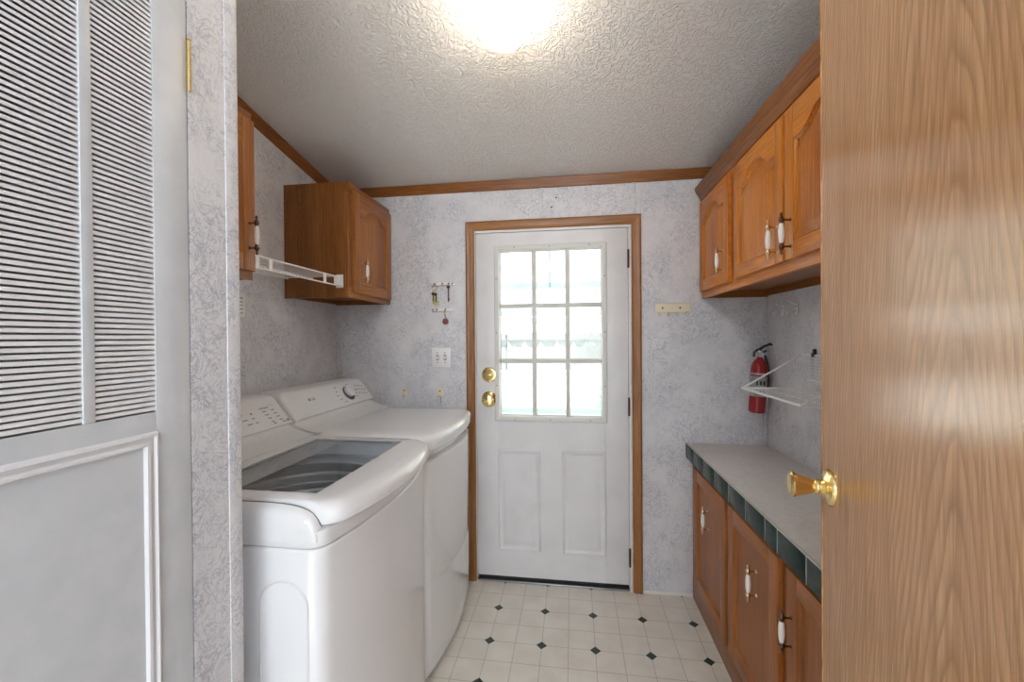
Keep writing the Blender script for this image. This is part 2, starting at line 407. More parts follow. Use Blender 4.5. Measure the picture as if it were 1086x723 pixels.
# ------------------------------------------------------------------ entry door (door_1)
def ring_panel(bm, P, heights, fn, mi=0, fill=True):
    """nested inward offsets of CCW polygon P: heights = [(inset, n), ...]"""
    loops = [[fn(u, z, n) for u, z in offset_poly(P, d)] for d, n in heights]
    loft(bm, loops, False, fill, smooth=False, mi=mi)
def knob_prof(s=1.0, L=.062):
    return [(.0, 0), (.040*s, 0), (.040*s, .004), (.036*s, .009), (.022*s, .013), (.014*s, .018), (.013*s, .028), (.018*s, .031), (.028*s, .040), (.031*s, .050), (.029*s, .058), (.022*s, .062), (.0, .0625)]
d1 = thing('door_1', 'white panelled entry door with nine-pane window', 'door', (DX0+.42, D+.02, 0), kind='structure')
WX0, WX1, WZ0, WZ1 = -.428, .172, .943, 1.910         # opening in the slab
b = newbm(); y0, y1, z0 = D+.001, D+.045, .036
box(b, DX0, WX0, y0, y1, z0, DZ1, .001); box(b, WX1, DX1, y0, y1, z0, DZ1, .001)
box(b, WX0, WX1, y0, y1, z0, WZ0); box(b, WX0, WX1, y0, y1, WZ1, DZ1)
obj('slab', b, M['door_white'], d1)
fb = lambda u, z, n: (u, D+.001-n, z)
for (px0, px1, pz0, pz1) in ((-.432, -.190, .186, .765), (-.067, .175, .186, .765)):
    b = newbm(); P = [(px0, pz0), (px1, pz0), (px1, pz1), (px0, pz1)]
    ring_panel(b, P, [(0, 0), (.004, .007), (.010, .008), (.018, .002), (.030, .0015), (.042, .007), (.050, .0075)], fb)
    obj('embossed_panel', b, M['door_white'], d1)
b = newbm(); FX0, FX1, FZ0, FZ1 = -.447, .185, .926, 1.928; ix0, ix1, iz0, iz1 = -.407, .157, .957, 1.896
for sgn, yy in ((1, D+.001), (-1, D+.045)):
    fn = lambda u, z, n, s=sgn, q=yy: (u, q-s*n, z)
    P = [(FX0, FZ0), (FX1, FZ0), (FX1, FZ1), (FX0, FZ1)]
    ring_panel(b, P, [(0, 0), (.002, .008), (.006, .011), (.020, .011), (.026, .007), (.034, -.014)], fn, fill=False)
fr = obj('window_frame', b, M['lite_frame'], d1)
b = newbm()
for i in (1, 2):
    x = ix0+(ix1-ix0)*i/3; box(b, x-.0125, x+.0125, D+.006, D+.034, iz0-.002, iz1+.002, .002)
for i in (1, 2):
    z = iz0+(iz1-iz0)*i/3; box(b, ix0-.002, ix1+.002, D+.005, D+.035, z-.0125, z+.0125, .002)
obj('muntins', b, M['lite_frame'], fr)
b = newbm()
for sx in (-.33, -.13, .09):
    for zz in (FZ0+.013, FZ1-.013): lathe(b, [(0, 0), (.0035, 0), (.002, .001), (0, .001)], (sx, D-.0098, zz), (0, -1, 0), 8)
for zz in (1.13, 1.43, 1.74):
    for xx in (FX0+.013, FX1-.013): lathe(b, [(0, 0), (.0035, 0), (.002, .001), (0, .001)], (xx, D-.0098, zz), (0, -1, 0), 8)
obj('frame_screws', b, M['black'], fr)
b = newbm(); box(b, ix0-.012, ix1+.012, D+.019, D+.022, iz0-.012, iz1+.012)
obj('window_glass', b, M['window_glass'], d1)
b = newbm(); lathe(b, [(0, 0), (.043, 0), (.043, .006), (.038, .011), (.030, .012), (.026, .018), (.0, .0185)], (-.479, D+.001, 1.192), (0, -1, 0), 28)
box(b, -.479-.017, -.479+.017, D-.032, D-.016, 1.187, 1.197, .003); obj('deadbolt', b, M['brass'], d1, label='round brass thumb-turn deadbolt')
b = newbm(); lathe(b, [(r*1.12, z) for r, z in knob_prof(1.0)], (-.480, D+.001, 1.051), (0, -1, 0), 28); obj('door_knob', b, M['brass'], d1)
for zz in (1.83, 1.02, .19):
    b = newbm(); lathe(b, [(.0, 0), (.006, 0), (.006, .10), (0, .10)], (DX1+.003, D-.007, zz-.05), (0, 0, 1), 10)
    for k in range(4): lathe(b, [(.0065, 0), (.0065, .002)], (DX1+.003, D-.007, zz-.031+k*.02), (0, 0, 1), 10)
    box(b, DX1-.001, DX1+.008, D-.004, D+.0005, zz-.05, zz+.05); obj('hinge', b, M['bronze'], d1)
b = newbm(); box(b, DX0+.002, DX1-.002, D+.003, D+.045, .016, .0355, .001); obj('door_sweep', b, M['rubber'], d1)

# ------------------------------------------------------------------ open oak door (door_2)
TH = math.radians(13.0); FARX, FARY, DW = .536, 1.008, .76
def Q(s, n, z):     # s: from the free edge towards the hinge; n: out of the visible (left) face
    d = Vector((-math.sin(TH), -math.cos(TH), 0)); nn = Vector((-math.cos(TH), math.sin(TH), 0))
    p = Vector((FARX, FARY, 0))+d*s+nn*n; return (p.x, p.y, z)
d2 = bpy.data.objects.new('door_2', None); C.objects.link(d2); tag(d2, 'plain flush oak door standing open in the right foreground', 'door', None, 'structure')
hp = Q(DW, 0, 0); d2.location = hp
b = newbm(); q = bmesh.new(); bmesh.ops.create_cube(q, size=1)
for v in q.verts: v.co = Vector(Q((v.co.x+.5)*DW, -.035*(v.co.y+.5), .015+(v.co.z+.5)*2.16))
bmesh.ops.bevel(q, geom=q.edges[:], offset=.002, segments=2, affect='EDGES'); join(b, q)
obj('door_slab', b, M['flush_oak'], d2)
b = newbm(); NX = Vector((-math.cos(TH), math.sin(TH), 0))
TUL = [(0, 0), (.038, 0), (.038, .003), (.035, .008), (.026, .011), (.017, .013), (.0145, .018), (.016, .022), (.016, .026), (.0135, .030), (.015, .034), (.019, .046), (.0235, .060), (.0265, .066), (.0265, .069), (.0235, .072), (.017, .0715), (.014, .070), (0, .070)]
lathe(b, TUL, Q(.052, 0, 1.086), NX, 36); obj('door_knob', b, M['brass'], d2)
for zz in (.25, 1.05, 1.80):
    b = newbm(); lathe(b, [(0, 0), (.006, 0), (.006, .09), (0, .09)], Q(DW+.004, .004, zz), (0, 0, 1), 10); obj('hinge', b, M['brass'], d2)

# ------------------------------------------------------------------ louvred closet door (door_3)
d3 = thing('door_3', 'white closet door with metal louvre grille above a moulded panel', 'door', (XC, .33, 0), kind='structure')
Y0c, Z0c, Z1c = -.08, .02, 2.28; T3 = .035
gy0, gy1, gz0, gz1 = .20, .622, 1.280, 2.19
b = newbm()
box(b, XC-T3, XC, gy1, YH-.003, Z0c, Z1c, .001); box(b, XC-T3, XC, Y0c, gy0, Z0c, Z1c, .001)
box(b, XC-T3, XC, gy0, gy1, Z0c, gz0); box(b, XC-T3, XC, gy0, gy1, gz1, Z1c)
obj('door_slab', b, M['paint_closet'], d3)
b = newbm()
mull = [.206, .301, .4065, .5220, .6220]
for ym in mull[1:-1]: box(b, XC-.012, XC+.001, ym-.008, ym+.008, gz0, gz1, .001)
obj('grille_mullions', b, M['paint_closet'], d3)
pitch = .0086
for i in range(len(mull)-1):
    b = newbm(); a0 = mull[i]+(.008 if i else 0); a1 = mull[i+1]-(.008 if i < len(mull)-2 else 0)
    z = gz0+.003
    while z < gz1-.004:
        loft(b, [[(XC-.001, y, z), (XC-.001, y, z+.0048), (XC-.0032, y, z+.0060), (XC-.0042, y, z+.0060), (XC-.0028, y, z+.0012)] for y in (a0, a1)], smooth=False)
        z += pitch
    obj('louvre_slats', b, M['grille_white'], d3, autosmooth=False)
b = newbm(); fc = lambda y, z, n: (XC+n, y, z)
mp = [(0, 0), (.002, .006), (.006, .008), (.009, .004), (.014, .004), (.017, .007), (.021, .006), (.023, 0)]
Y1m, Z1m = .6225, 1.2475
loft(b, [[fc(Y1m-u, .20+u, n) for u, n in mp], [fc(Y1m-u, Z1m-u, n) for u, n in mp], [fc(.0+u, Z1m-u, n) for u, n in mp], [fc(.0+u, .20+u, n) for u, n in mp], [fc(Y1m-u, .20+u, n) for u, n in mp]], False, False, smooth=False)
obj('panel_moulding', b, M['door_white'], d3)
for zz in (1.905, .35):
    b = newbm(); lathe(b, [(0, -.046), (.0034, -.046), (.0034, .046), (0, .046)], (XC+.003, YH-.001, zz), (0, 0, 1), 10)
    for k in range(4): lathe(b, [(.0038, 0), (.0038, .0015)], (XC+.003, YH-.001, zz-.0276+k*.0184), (0, 0, 1), 10)
    lathe(b, [(0, 0), (.0035, .001), (.003, .004), (0, .005)], (XC+.004, YH-.001, zz+.046), (0, 0, 1), 10)
    obj('hinge', b, M['brass'], d3)

# ================================================================== CABINETS
def pull_bm(fn, u, z, n0, dark=False):
    """spindle pull centred on (u,z); fn maps (u,z,n) to world; materials 0 metal, 1 porcelain"""
    b = newbm(); out = n0+.026
    o = fn(u, z, out); up = Vector(fn(u, z+1, out))-Vector(o)
    lathe(b, [(.0, -.066), (.003, -.063), (.0045, -.058), (.003, -.053), (.0045, -.051), (.0075, -.045), (.0085, -.041), (.006, -.035), (.0055, -.030)], o, up, 14, 0)
    lathe(b, [(.0055, -.0305), (.0075, -.022), (.0088, -.008), (.0088, .008), (.0075, .022), (.0055, .0305)], o, up, 14, 1)
    lathe(b, [(.0055, .030), (.006, .035), (.0085, .041), (.0075, .045), (.0045, .051), (.003, .053), (.0045, .058), (.003, .063), (.0, .066)], o, up, 14, 0)
    for dz in (-.041, .041):
        tube(b, [fn(u, z+dz, out), fn(u, z+dz, n0)], .0028, 8, 0)
        a = Vector(fn(u, z+dz, n0)); lathe(b, [(0, 0), (.006, 0), (.005, .002), (0, .003)], a, Vector(fn(u, z+dz, n0+1))-a, 10, 0)
    return b
def arch_top(u, zs, A):          # u in -1..1
    t = min(1, max(0, (abs(u)-.16)/.62)); return zs+A*(.5+.5*math.cos(PI*t))
def cabinet_door(parent, fn, u0, u1, z0, z1, mv, mh, arch=True, pull=None, metal='brass', st=.052):
    b = newbm(); th = .019; a, c = min(u0, u1), max(u0, u1)
    A = .048 if arch else 0.0; zs = z1-st-A-(.004 if arch else 0)
    N = 25 if arch else 2
    top = [((c-st)+(a-c+2*st)*i/(N-1), 0) for i in range(N)]
    half = (c-a)/2-st; mid = (a+c)/2
    top = [(u, arch_top((u-mid)/half, zs, A) if arch else z1-st) for u, _ in top]       # from right to left
    def bar(p, mi): prism(b, p, fn, 0, th, mi, .003)
    bar([(a, z0), (a+st, z0), (a+st, z1), (a, z1)], 0); bar([(c-st, z0), (c, z0), (c, z1), (c-st, z1)], 0)
    bar([(a+st, z0), (c-st, z0), (c-st, z0+st), (a+st, z0+st)], 1)
    bar([(a+st, z1)]+list(reversed(top))+[(c-st, z1)], 1)
    d = obj('door', b, [mv, mh], parent)
    P = [(a+st, z0+st), (c-st, z0+st)]+top
    b = newbm()
    if arch: ring_panel(b, P, [(-.003, .004), (0, .0155), (.003, .014), (.008, .007), (.034, .0145), (.037, .0150)], fn)
    else: ring_panel(b, P, [(-.003, .004), (0, .0165), (.006, .0135), (.010, .008), (.013, .0078)], fn)
    obj('door_panel', b, mv, d)
    if pull: obj('handle', pull_bm(fn, pull[0], pull[1], th), [M[metal], M['porcelain']], d)
    return d
fR = lambda X: (lambda u, z, n: (X-n, u, z))
fL = lambda X: (lambda u, z, n: (X+n, u, z))

# right wall units
uc = thing('upper_cabinet', 'long honey-oak wall cabinet with arched doors above the worktop', 'cabinet', (.84, 1.35, 1.605))
b = newbm(); YE = .32
box(b, .702, XR, YE, D-.001, 1.640, 1.655); box(b, .702, XR, YE, D-.001, 2.125, 2.14); box(b, .702, XR, YE, YE+.015, 1.605, 2.14); box(b, .702, XR, D-.016, D-.001, 1.605, 2.14)
box(b, XR-.012, XR, YE, D-.001, 1.61, 2.14)
obj('carcass', b, M['oak_trim_y'], uc)
b = newbm()
box(b, .680, .7025, YE, D-.001, 1.604, 1.662, .002, mi=1); box(b, .680, .7025, YE, D-.001, 2.085, 2.145, .002, mi=1)
for (a, c) in ((2.335, D-.001), (1.865, 1.955), (YE, .40), (1.35, 1.50)): box(b, .6805, .702, a, c, 1.66, 2.09, .001, mi=0)
obj('face_frame', b, [M['oak_v'], M['oak_h']], uc)
b = newbm(); prof = [(.680, 2.122), (.675, 2.124), (.671, 2.134), (.664, 2.150), (.654, 2.166), (.648, 2.182), (.648, 2.192), (.680, 2.192)]
loft(b, [[(x, y, z) for x, z in prof] for y in (YE, D-.001)], smooth=False); box(b, .680, XR, YE, D-.001, 2.145, 2.19)
obj('cornice', b, M['oak_trim_y'], uc)
for (a, c, hy, hz, mt) in ((1.945, 2.352, 2.000, 1.739, 'aged_brass'), (1.462, 1.877, 1.498, 1.716, 'aged_brass'), (.985, 1.447, 1.409, 1.716, 'bronze'), (.42, .93, .47, 1.716, 'bronze')):
    cabinet_door(uc, fR(.680), a, c, 1.638, 2.102, M['oak_v'], M['oak_h'], True, (hy, hz), mt)

bc = thing('base_cabinet', 'brown oak base cabinet with square panel doors under the worktop', 'cabinet', (.81, 1.35, 0))
b = newbm()
box(b, .652, XR, YE, D-.001, .05, .07); box(b, .652, XR, YE, YE+.016, 0, .75); box(b, .652, XR, D-.017, D-.001, 0, .75); box(b, XR-.01, XR, YE, D-.001, 0, .75)
obj('carcass', b, M['base_h'], bc)
b = newbm()
box(b, .630, .6525, YE, D-.001, .0, .115, .001, mi=1); box(b, .630, .6525, YE, D-.001, .700, .752, .001, mi=1)
for (a, c) in ((2.24, D-.001), (1.79, 1.85), (1.30, 1.40), (YE, .40)): box(b, .6302, .652, a, c, .11, .705, .001, mi=0)
obj('face_frame', b, [M['base_v'], M['base_h']], bc)
b = newbm(); box(b, .6285, .6305, YE, D-.001, 0, .110, .0005); obj('plinth_board', b, M['oak_trim_y'], bc)
for (a, c, hy, hz, mt) in ((1.845, 2.300, 2.05, .553, 'aged_brass'), (1.390, 1.812, 1.54, .557, 'aged_brass'), (.93, 1.335, 1.385, .553, 'bronze'), (.42, .88, .84, .553, 'bronze')):
    hyy = min(max(hy, a+.03), c-.03)
    cabinet_door(bc, fR(.630), a, c, .125, .725, M['base_v'], M['base_h'], False, (hyy, hz), mt, st=.058)

wt = thing('worktop', 'grey laminate worktop edged with dark green tiles', 'worktop', (.80, 1.35, .755))
b = newbm(); box(b, .602, XR-.001, YE-.01, D-.001, .7525, .829, .001); obj('laminate_top', b, M['laminate'], wt)
b = newbm(); box(b, .5947, .6018, YE-.01, D-.001, .7535, .8315, .0005, mi=1)
J = [2.380, 2.230, 2.070, 1.912, 1.750, 1.585, 1.432, 1.350, 1.192, 1.030, .87, .71, .55, .39, YE-.01]
for a, c in zip(J[1:], J[:-1]): box(b, .5935, .599, a+.003, c-.003, .7545, .8275, .0008, mi=0)
obj('tile_edge', b, [M['green_tile'], M['grout']], wt)

# left wall units
def left_unit(name, label, ya, yb, doors):
    t = thing(name, label, 'cabinet', (-1.25, (ya+yb)/2, 1.605)); X = -1.075
    b = newbm(); box(b, XL+.001, X-.020, ya, ya+.014, 1.605, 2.165, .0008); box(b, XL+.001, X-.020, yb-.014, yb, 1.605, 2.165, .0008)
    box(b, XL+.001, X-.020, ya+.01, yb-.01, 1.632, 1.645); box(b, XL+.001, X-.020, ya+.01, yb-.01, 2.150, 2.163); box(b, XL+.001, XL+.01, ya+.01, yb-.01, 1.61, 2.16)
    obj('carcass', b, M['oak_side'], t)
    b = newbm()
    box(b, X-.0205, X, ya, yb, 1.604, 1.655, .0015, mi=1); box(b, X-.0205, X, ya, yb, 2.115, 2.166, .0015, mi=1)
    box(b, X-.0204, X-.0002, ya, ya+.045, 1.65, 2.12, .001); box(b, X-.0204, X-.0002, yb-.045, yb, 1.65, 2.12, .001)
    obj('face_frame', b, [M['oak_trim_z'], M['oak_trim_y']], t)
    for (a, c, hy, hz, mt) in doors: cabinet_door(t, fL(X), a, c, 1.630, 2.132, M['oak_v2'], M['oak_h2'], True, (hy, hz), mt)
    return t
MIDO = ((.22, .075, .017), (.36, .135, .032), (.48, .20, .056))
M['oak_v2'] = oak('mid_oak_vertical', *MIDO, 'Z', cath=.4, uaxis='Y', period=.22, amp=11, ring=.045); M['oak_h2'] = oak('mid_oak_horizontal', *MIDO, 'Y')
left_unit('wall_cabinet', 'oak wall cabinet in the far left corner showing its whole side', 1.915, D-.002, [(1.952, 2.362, 2.02, 1.745, 'aged_brass')])
left_unit('wall_cabinet', 'oak wall cabinet mostly hidden behind the wall end above the washer', .83, 1.297, [(.86, 1.288, 1.262, 1.745, 'bronze')])

# ================================================================== APPLIANCES
def front_outline(y0, y1, xb, xe, bow, r, inset=0.0, n=44):
    yc, hw = (y0+y1)/2, (y1-y0)/2-inset; r = max(.004, r-inset*.3); pts = [(xb, yc-hw)]
    for i in range(n+1):
        t = -math.cos(PI*i/n); t = .5*t+.5*math.sin(t*PI/2) if False else t
        q = max(0.0, (abs(t)-(1-r/hw))/(r/hw)); q = min(q, 1.0)
        pts.append((xe-inset+bow*(1-t*t)-r*(1-math.sqrt(max(0, 1-q*q))), yc+hw*t))
    pts.append((xb, yc+hw)); return pts
def stack(bm, outl, levels, cap0=True, cap1=True, mi=0):
    loft(bm, [[(x, y, z) for x, y in outl(ins)] for z, ins in levels], cap0, cap1, mi=mi)
XB, XE, BOW = -1.355, -.578, .042
PROF = [(-1.035, 1.018), (-1.062, 1.024), (-1.100, 1.036), (-1.122, 1.046), (-1.136, 1.053), (-1.1405, 1.060), (-1.136, 1.066), (-1.128, 1.069), (-1.203, 1.168), (-1.212, 1.175), (-1.226, 1.179), (-1.31, 1.179), (-1.345, 1.16), (XB, 1.10), (XB, 1.018)]
def console_bm(y0, y1):
    b = newbm(); H = .161; loops = []; rr = .034
    ys = [y0+rr*(1-math.cos(PI/2*i/8)) for i in range(9)]; ys += [y0+y1-y for y in reversed(ys)]
    for y in ys:
        d = min(y-y0, y1-y); k = 1-max(0, 1-d/rr); h = 1-(rr/H)*(1-math.sqrt(max(0, 1-(1-k)**2)))
        loops.append([(x-(1-h)*.02*(1 if x > -1.2 else 0), y, 1.018+(z-1.018)*h) for x, z in PROF])
    loft(b, loops); return b
FD = Vector((-.075, 0, .099)); FN = Vector((.099, 0, .075)).normalized(); FUP = FD.normalized()
def cface(y, s, off=0.0): return Vector((-1.128, y, 1.069))+FD*s+FN*off
def face_T(y, s, off):      # text frame: x -> +Y reading direction, y -> up the face
    m = Matrix.Identity(4); ex = Vector((0, 1, 0)); 
    for i in range(3): m[i][0] = ex[i]; m[i][1] = FUP[i]; m[i][2] = FN[i]; m[i][3] = cface(y, s, off)[i]
    return m
def mark(bm, y, s, wy, hs, mi=0, off=.0003):
    q = bmesh.new(); bmesh.ops.create_cube(q, size=1); T = face_T(y, s, off)
    for v in q.verts: v.co = T @ Vector((v.co.x*wy, v.co.y*hs, v.co.z*.0006))
    join(bm, q, mi)
def dial(t, y, s, r, name='dial'):
    b = newbm(); o = cface(y, s); 
    lathe(b, [(r*.93, 0), (r*1.0, .0005), (r*1.02, .003), (r*.97, .004), (r*.95, .0015)], o, FN, 36)
    d = obj('dial_ring', b, M['metal_grey'], t)
    b = newbm(); lathe(b, [(0, 0), (r*.90, 0), (r*.90, .0016), (0, .0018)], o, FN, 36); obj('dial_shade', b, M['black'], t)  # black disc stands for the crescent of shadow beside the offset cap
    b = newbm(); o2 = o+Vector((0, 1, 0))*r*.16+FUP*r*.16
    lathe(b, [(0, 0), (r*.74, 0), (r*.74, .014), (r*.70, .018), (r*.5, .0195), (0, .020)], o2, FN, 36); obj('dial_knob', b, M['panel_white'], t)

# --- washer
WY0, WY1 = .888, 1.578
ws = thing('washing_machine', 'white top-load washing machine with glass lid, nearest the closet wall', 'washing machine', (-.97, (WY0+WY1)/2, 0))
ow = lambda ins: front_outline(WY0, WY1, XB, XE, BOW, .035, ins)
b = newbm(); stack(b, ow, [(.02, .012), (.03, .0), (.910, 0), (.915, .002), (.9165, .004), (.9168, .02)], True, False)
def arch_path(yy, xa, xb, zt, zb, rr, n=14):
    c = (xa+xb)/2; pts = [(xa, yy, zb)]
    for i in range(n+1): a = PI-PI*i/n; pts.append((c+rr*math.cos(a), yy, zt-rr+rr*math.sin(a)*1.0))
    pts.append((xb, yy, zb)); return pts
tube(b, arch_path(WY0-.0002, -.727, -.607, .842, .12, .060), .0026, 8)
for yy in (WY0+.06, WY1-.06):
    for xx in (XB+.08, XE-.05): lathe(b, [(.02, 0), (.022, .022)], (xx, yy, 0), (0, 0, 1), 12)
obj('cabinet_body', b, M['white_enamel'], ws)
# top cover: skirt with a well, side shoulders, rear deck
HX0, HX1, HY0, HY1 = -1.010, -.622, .950, 1.517
b = newbm()
stack(b, ow, [(.9175, .004), (.9195, .001), (.924, -.0015), (.958, -.0015), (.9595, .004), (.960, .020)], False, False)
q = bmesh.new()       # cap with rectangular well opening
lo = [q.verts.new((x, y, .960)) for x, y in ow(.020)]; hi = [q.verts.new(p) for p in ((HX0, HY0, .960), (HX1, HY0, .960), (HX1, HY1, .960), (HX0, HY1, .960))]
es = [q.edges.new((lo[i], lo[(i+1) % len(lo)])) for i in range(len(lo))]+[q.edges.new((hi[i], hi[(i+1) % 4])) for i in range(4)]
bmesh.ops.triangle_fill(q, edges=es, use_beauty=True); join(b, q)
def shoulder(bm, yo, s):      # s=+1 near side
    sec = [(0, .935), (0, .968), (.0015, .985), (.006, .999), (.013, 1.009), (.0225, 1.014), (.0225, .935)]
    st = [(XB, 1.0), (-.72, 1.0), (-.685, .985), (-.660, .955), (-.638, .905), (-.620, .83), (-.605, .72), (-.595, .58), (-.589, .42), (-.586, .25), (-.585, .03)]
    loft(bm, [[(x, yo+s*d+s*(1-h)*.006, .935+(z-.935)*h) for d, z in sec] for x, h in st])
shoulder(b, WY0-.0017, 1); shoulder(b, WY1+.0017, -1)
box(b, XB, -1.037, WY0+.022, WY1-.022, .950, 1.0185, .003)
obj('top_cover', b, M['white_enamel'], ws)
tc = (-.870, 1.233)
def circ(r, z, n=56): return [(tc[0]+r*math.cos(2*PI*k/n), tc[1]+r*math.sin(2*PI*k/n), z) for k in range(n)]
b = newbm()     # well and drum under the glass
W0, W1, V0, V1 = -1.150, -.598, .920, 1.546
loft(b, [[(HX0, HY0, .960), (HX1, HY0, .960), (HX1, HY1, .960), (HX0, HY1, .960)], [(W0, V0, .9365), (W1, V0, .9365), (W1, V1, .9365), (W0, V1, .9365)]], False, False, smooth=False)
q = bmesh.new(); lo = [q.verts.new(p) for p in ((W0, V0, .9365), (W1, V0, .9365), (W1, V1, .9365), (W0, V1, .9365))]; hi = [q.verts.new(p) for p in circ(.256, .934)]
es = [q.edges.new((L[i], L[(i+1) % len(L)])) for L in (lo, hi) for i in range(len(L))]
bmesh.ops.triangle_fill(q, edges=es, use_beauty=True); join(b, q)
obj('lid_well', b, M['tub_plastic'], ws)
b = newbm(); loft(b, [circ(r, z) for r, z in ((.256, .934), (.252, .930), (.251, .902))], False, False)
obj('tub_ring', b, M['tub_shade'], ws)  # shading of the drum opening put into this ring's dark colour
b = newbm(); pr = [(.251, .903), (.240, .901), (.238, .896), (.243, .889), (.248, .872), (.247, .868), (.240, .866), (.240, .861), (.250, .857)]
for k in range(9): zz = .84-k*.045; pr += [(.252, zz), (.246, zz-.010), (.246, zz-.016), (.252, zz-.026)]
pr += [(.248, .44), (.20, .42), (.08, .425), (.06, .50), (.03, .52), (0, .52)]
loft(b, [circ(max(r, 1e-4), z) for r, z in pr], False, True)
obj('drum', b, M['steel_tub'], ws)
# lid
LY0, LY1 = .913, 1.553
ol = lambda ins: front_outline(LY0, LY1, -1.030, -.545, .050, .040, ins)
GX0, GX1, GY0, GY1 = -.981, -.632, .966, 1.502
b = newbm(); lv = [(.9625, .016), (.966, .006), (.972, .001), (.984, 0), (.998, .004), (1.009, .014), (1.016, .030), (1.0195, .050)]
def lidloop(ins, z):
    return [(max(x, -1.030), y, z) for x, y in front_outline(LY0, LY1, -1.030, -.545, .050, .040, 0)]
loops = []
for z, ins in lv:
    L = front_outline(LY0, LY1, -1.030, -.545, .050, .040, 0); nL = []
    yc, hw = (LY0+LY1)/2, (LY1-LY0)/2
    for x, y in L:
        # only the front rolls over; the side edges stay square with a tiny round
        k = max(0, min(1, (x+.70)/.12)); si = min(ins, .003)*(1-k)+k*ins*.25
        nL.append((x-ins*k, yc+(y-yc)*(hw-si)/hw, z if k > .02 else (z if z < 1.009 else min(z, 1.0195))))
    loops.append(nL)
loft(b, loops, False, False)
for z, L in ((lv[-1][0], loops[-1]), (lv[0][0], loops[0])):
    q = bmesh.new(); lo = [q.verts.new(p) for p in L]
    hi = [q.verts.new(p) for p in ((GX0, GY0, z), (GX1, GY0, z), (GX1+.004, (GY0+GY1)/2, z), (GX1, GY1, z), (GX0, GY1, z))]
    es = [q.edges.new((lo[i], lo[(i+1) % len(lo)])) for i in range(len(lo))]+[q.edges.new((hi[i], hi[(i+1) % 5])) for i in range(5)]
    bmesh.ops.triangle_fill(q, edges=es, use_beauty=True); join(b, q)
hp5 = [(GX0, GY0), (GX1, GY0), (GX1+.004, (GY0+GY1)/2), (GX1, GY1), (GX0, GY1)]
loft(b, [[(x, y, lv[-1][0]) for x, y in hp5], [(x, y, lv[0][0]) for x, y in hp5]], False, False, smooth=False)
bmesh.ops.remove_doubles(b, verts=b.verts[:], dist=1e-5); bmesh.ops.recalc_face_normals(b, faces=b.faces[:])
lid = obj('lid', b, M['white_enamel'], ws)
b = newbm(); loft(b, [[(x, y, 1.0145) for x, y in hp5], [(x, y, 1.0185) for x, y in hp5]], smooth=False)
obj('lid_glass', b, M['lid_glass'], lid, label='tinted glass window of the lid')
b = newbm()
loft(b, [[(x, y, 1.0130) for x, y in hp5], [(x, y, 1.0140) for x, y in hp5], [(x+( .012 if x < -.8 else -.008), y+(.010 if y < 1.2 else -.010), 1.0140) for x, y in hp5], [(x+( .012 if x < -.8 else -.008), y+(.010 if y < 1.2 else -.010), 1.0130) for x, y in hp5]], False, False, smooth=False)
obj('glass_border', b, M['seam_grey'], lid)
for yy in (LY0-.0013, LY1+.0013):
    b = newbm(); tube(b, [(-1.03, yy, 1.0135), (-.72, yy, 1.0135), (-.685, yy, 1.0122), (-.660, yy, 1.0102), (-.638, yy, 1.0062), (-.620, yy, 1.000), (-.605, yy, .991), (-.595, yy, .980), (-.587, yy, .966)], .0016, 6)
    obj('lid_seam', b, M['seam_grey'], ws)
cs = obj('console', console_bm(WY0+.014, WY1-.004), M['panel_white'], ws)
dial(ws, 1.262, .44, .040)
b = newbm()
for k in range(4): mark(b, 1.452+k*.012, .70, .006, .006)
for k in range(3): mark(b, 1.500+k*.011, .76, .004, .002)
obj('display_print', b, M['print_grey'], cs); b = newbm()
for i, (y, s) in enumerate(((1.335, .80), (1.345, .62), (1.355, .44), (1.365, .28), (1.395, .44), (1.40, .28))): mark(b, y, s, .024 if i < 4 else .014, .0035)
obj('dial_print', b, M['print_grey'], cs); b = newbm()
for c, yb in ((0, 1.462), (1, 1.507)):
    for r in range(4): mark(b, yb+r*.004, .58-r*.13, .018, .0035)
mark(b, 1.398, .60, .008, .007); mark(b, 1.478, .12, .012, .005); mark(b, 1.550-.02, .10, .024, .004); 
obj('panel_print', b, M['print_grey'], cs)
b = newbm(); lathe(b, [(0, 0), (.006, 0), (.006, .0006), (0, .0006)], cface(1.552, .12), FN, 14); obj('round_badge', b, M['print_grey'], cs)

# --- dryer
DY0, DY1 = 1.590, 2.285
dr = thing('clothes_dryer', 'white front-load clothes dryer in the corner by the back wall', 'dryer', (-.97, (DY0+DY1)/2, 0))
od = lambda ins: front_outline(DY0, DY1, XB, XE, BOW, .035, ins)
b = newbm(); stack(b, od, [(.02, .030), (.035, .014), (.07, .004), (.13, 0), (.896, 0), (.905, .002), (.910, .010), (.910, .028), (.952, .028)], True, True)
for yy in (DY0+.06, DY1-.06):
    for xx in (XB+.08, XE-.05): lathe(b, [(.02, 0), (.022, .022)], (xx, yy, 0), (0, 0, 1), 12)
obj('cabinet_body', b, M['white_enamel'], dr)
oc = lambda ins: front_outline(DY0+.002, DY1-.002, XB, XE+.012, BOW, .055, ins)
b = newbm(); stack(b, oc, [(.948, .016), (.9495, .006), (.953, .001), (.960, -.001), (.962, .001), (.964, -.001), (.985, -.003), (.996, -.002), (1.004, .002), (1.010, .008), (1.014, .018), (1.018, .040), (1.020, .09)])
obj('top_cover', b, M['white_enamel'], dr)
od2 = lambda ins: front_outline(DY0+.030, DY1-.030, XE-.02, XE+.004, BOW+.006, .02, ins)
b = newbm(); stack(b, od2, [(.415, .008), (.418, .002), (.425, 0), (.896, 0), (.907, .002), (.911, .010)])
obj('dryer_door', b, M['white_enamel'], dr)
cs = obj('console', console_bm(DY0+.006, DY1-.003), M['panel_white'], dr)
dial(dr, 2.065, .50, .042)
b = newbm()
lathe(b, [(0, 0), (.0075, 0), (.0075, .0006), (0, .0006)], cface(1.748, .62, .0), FN, 18)
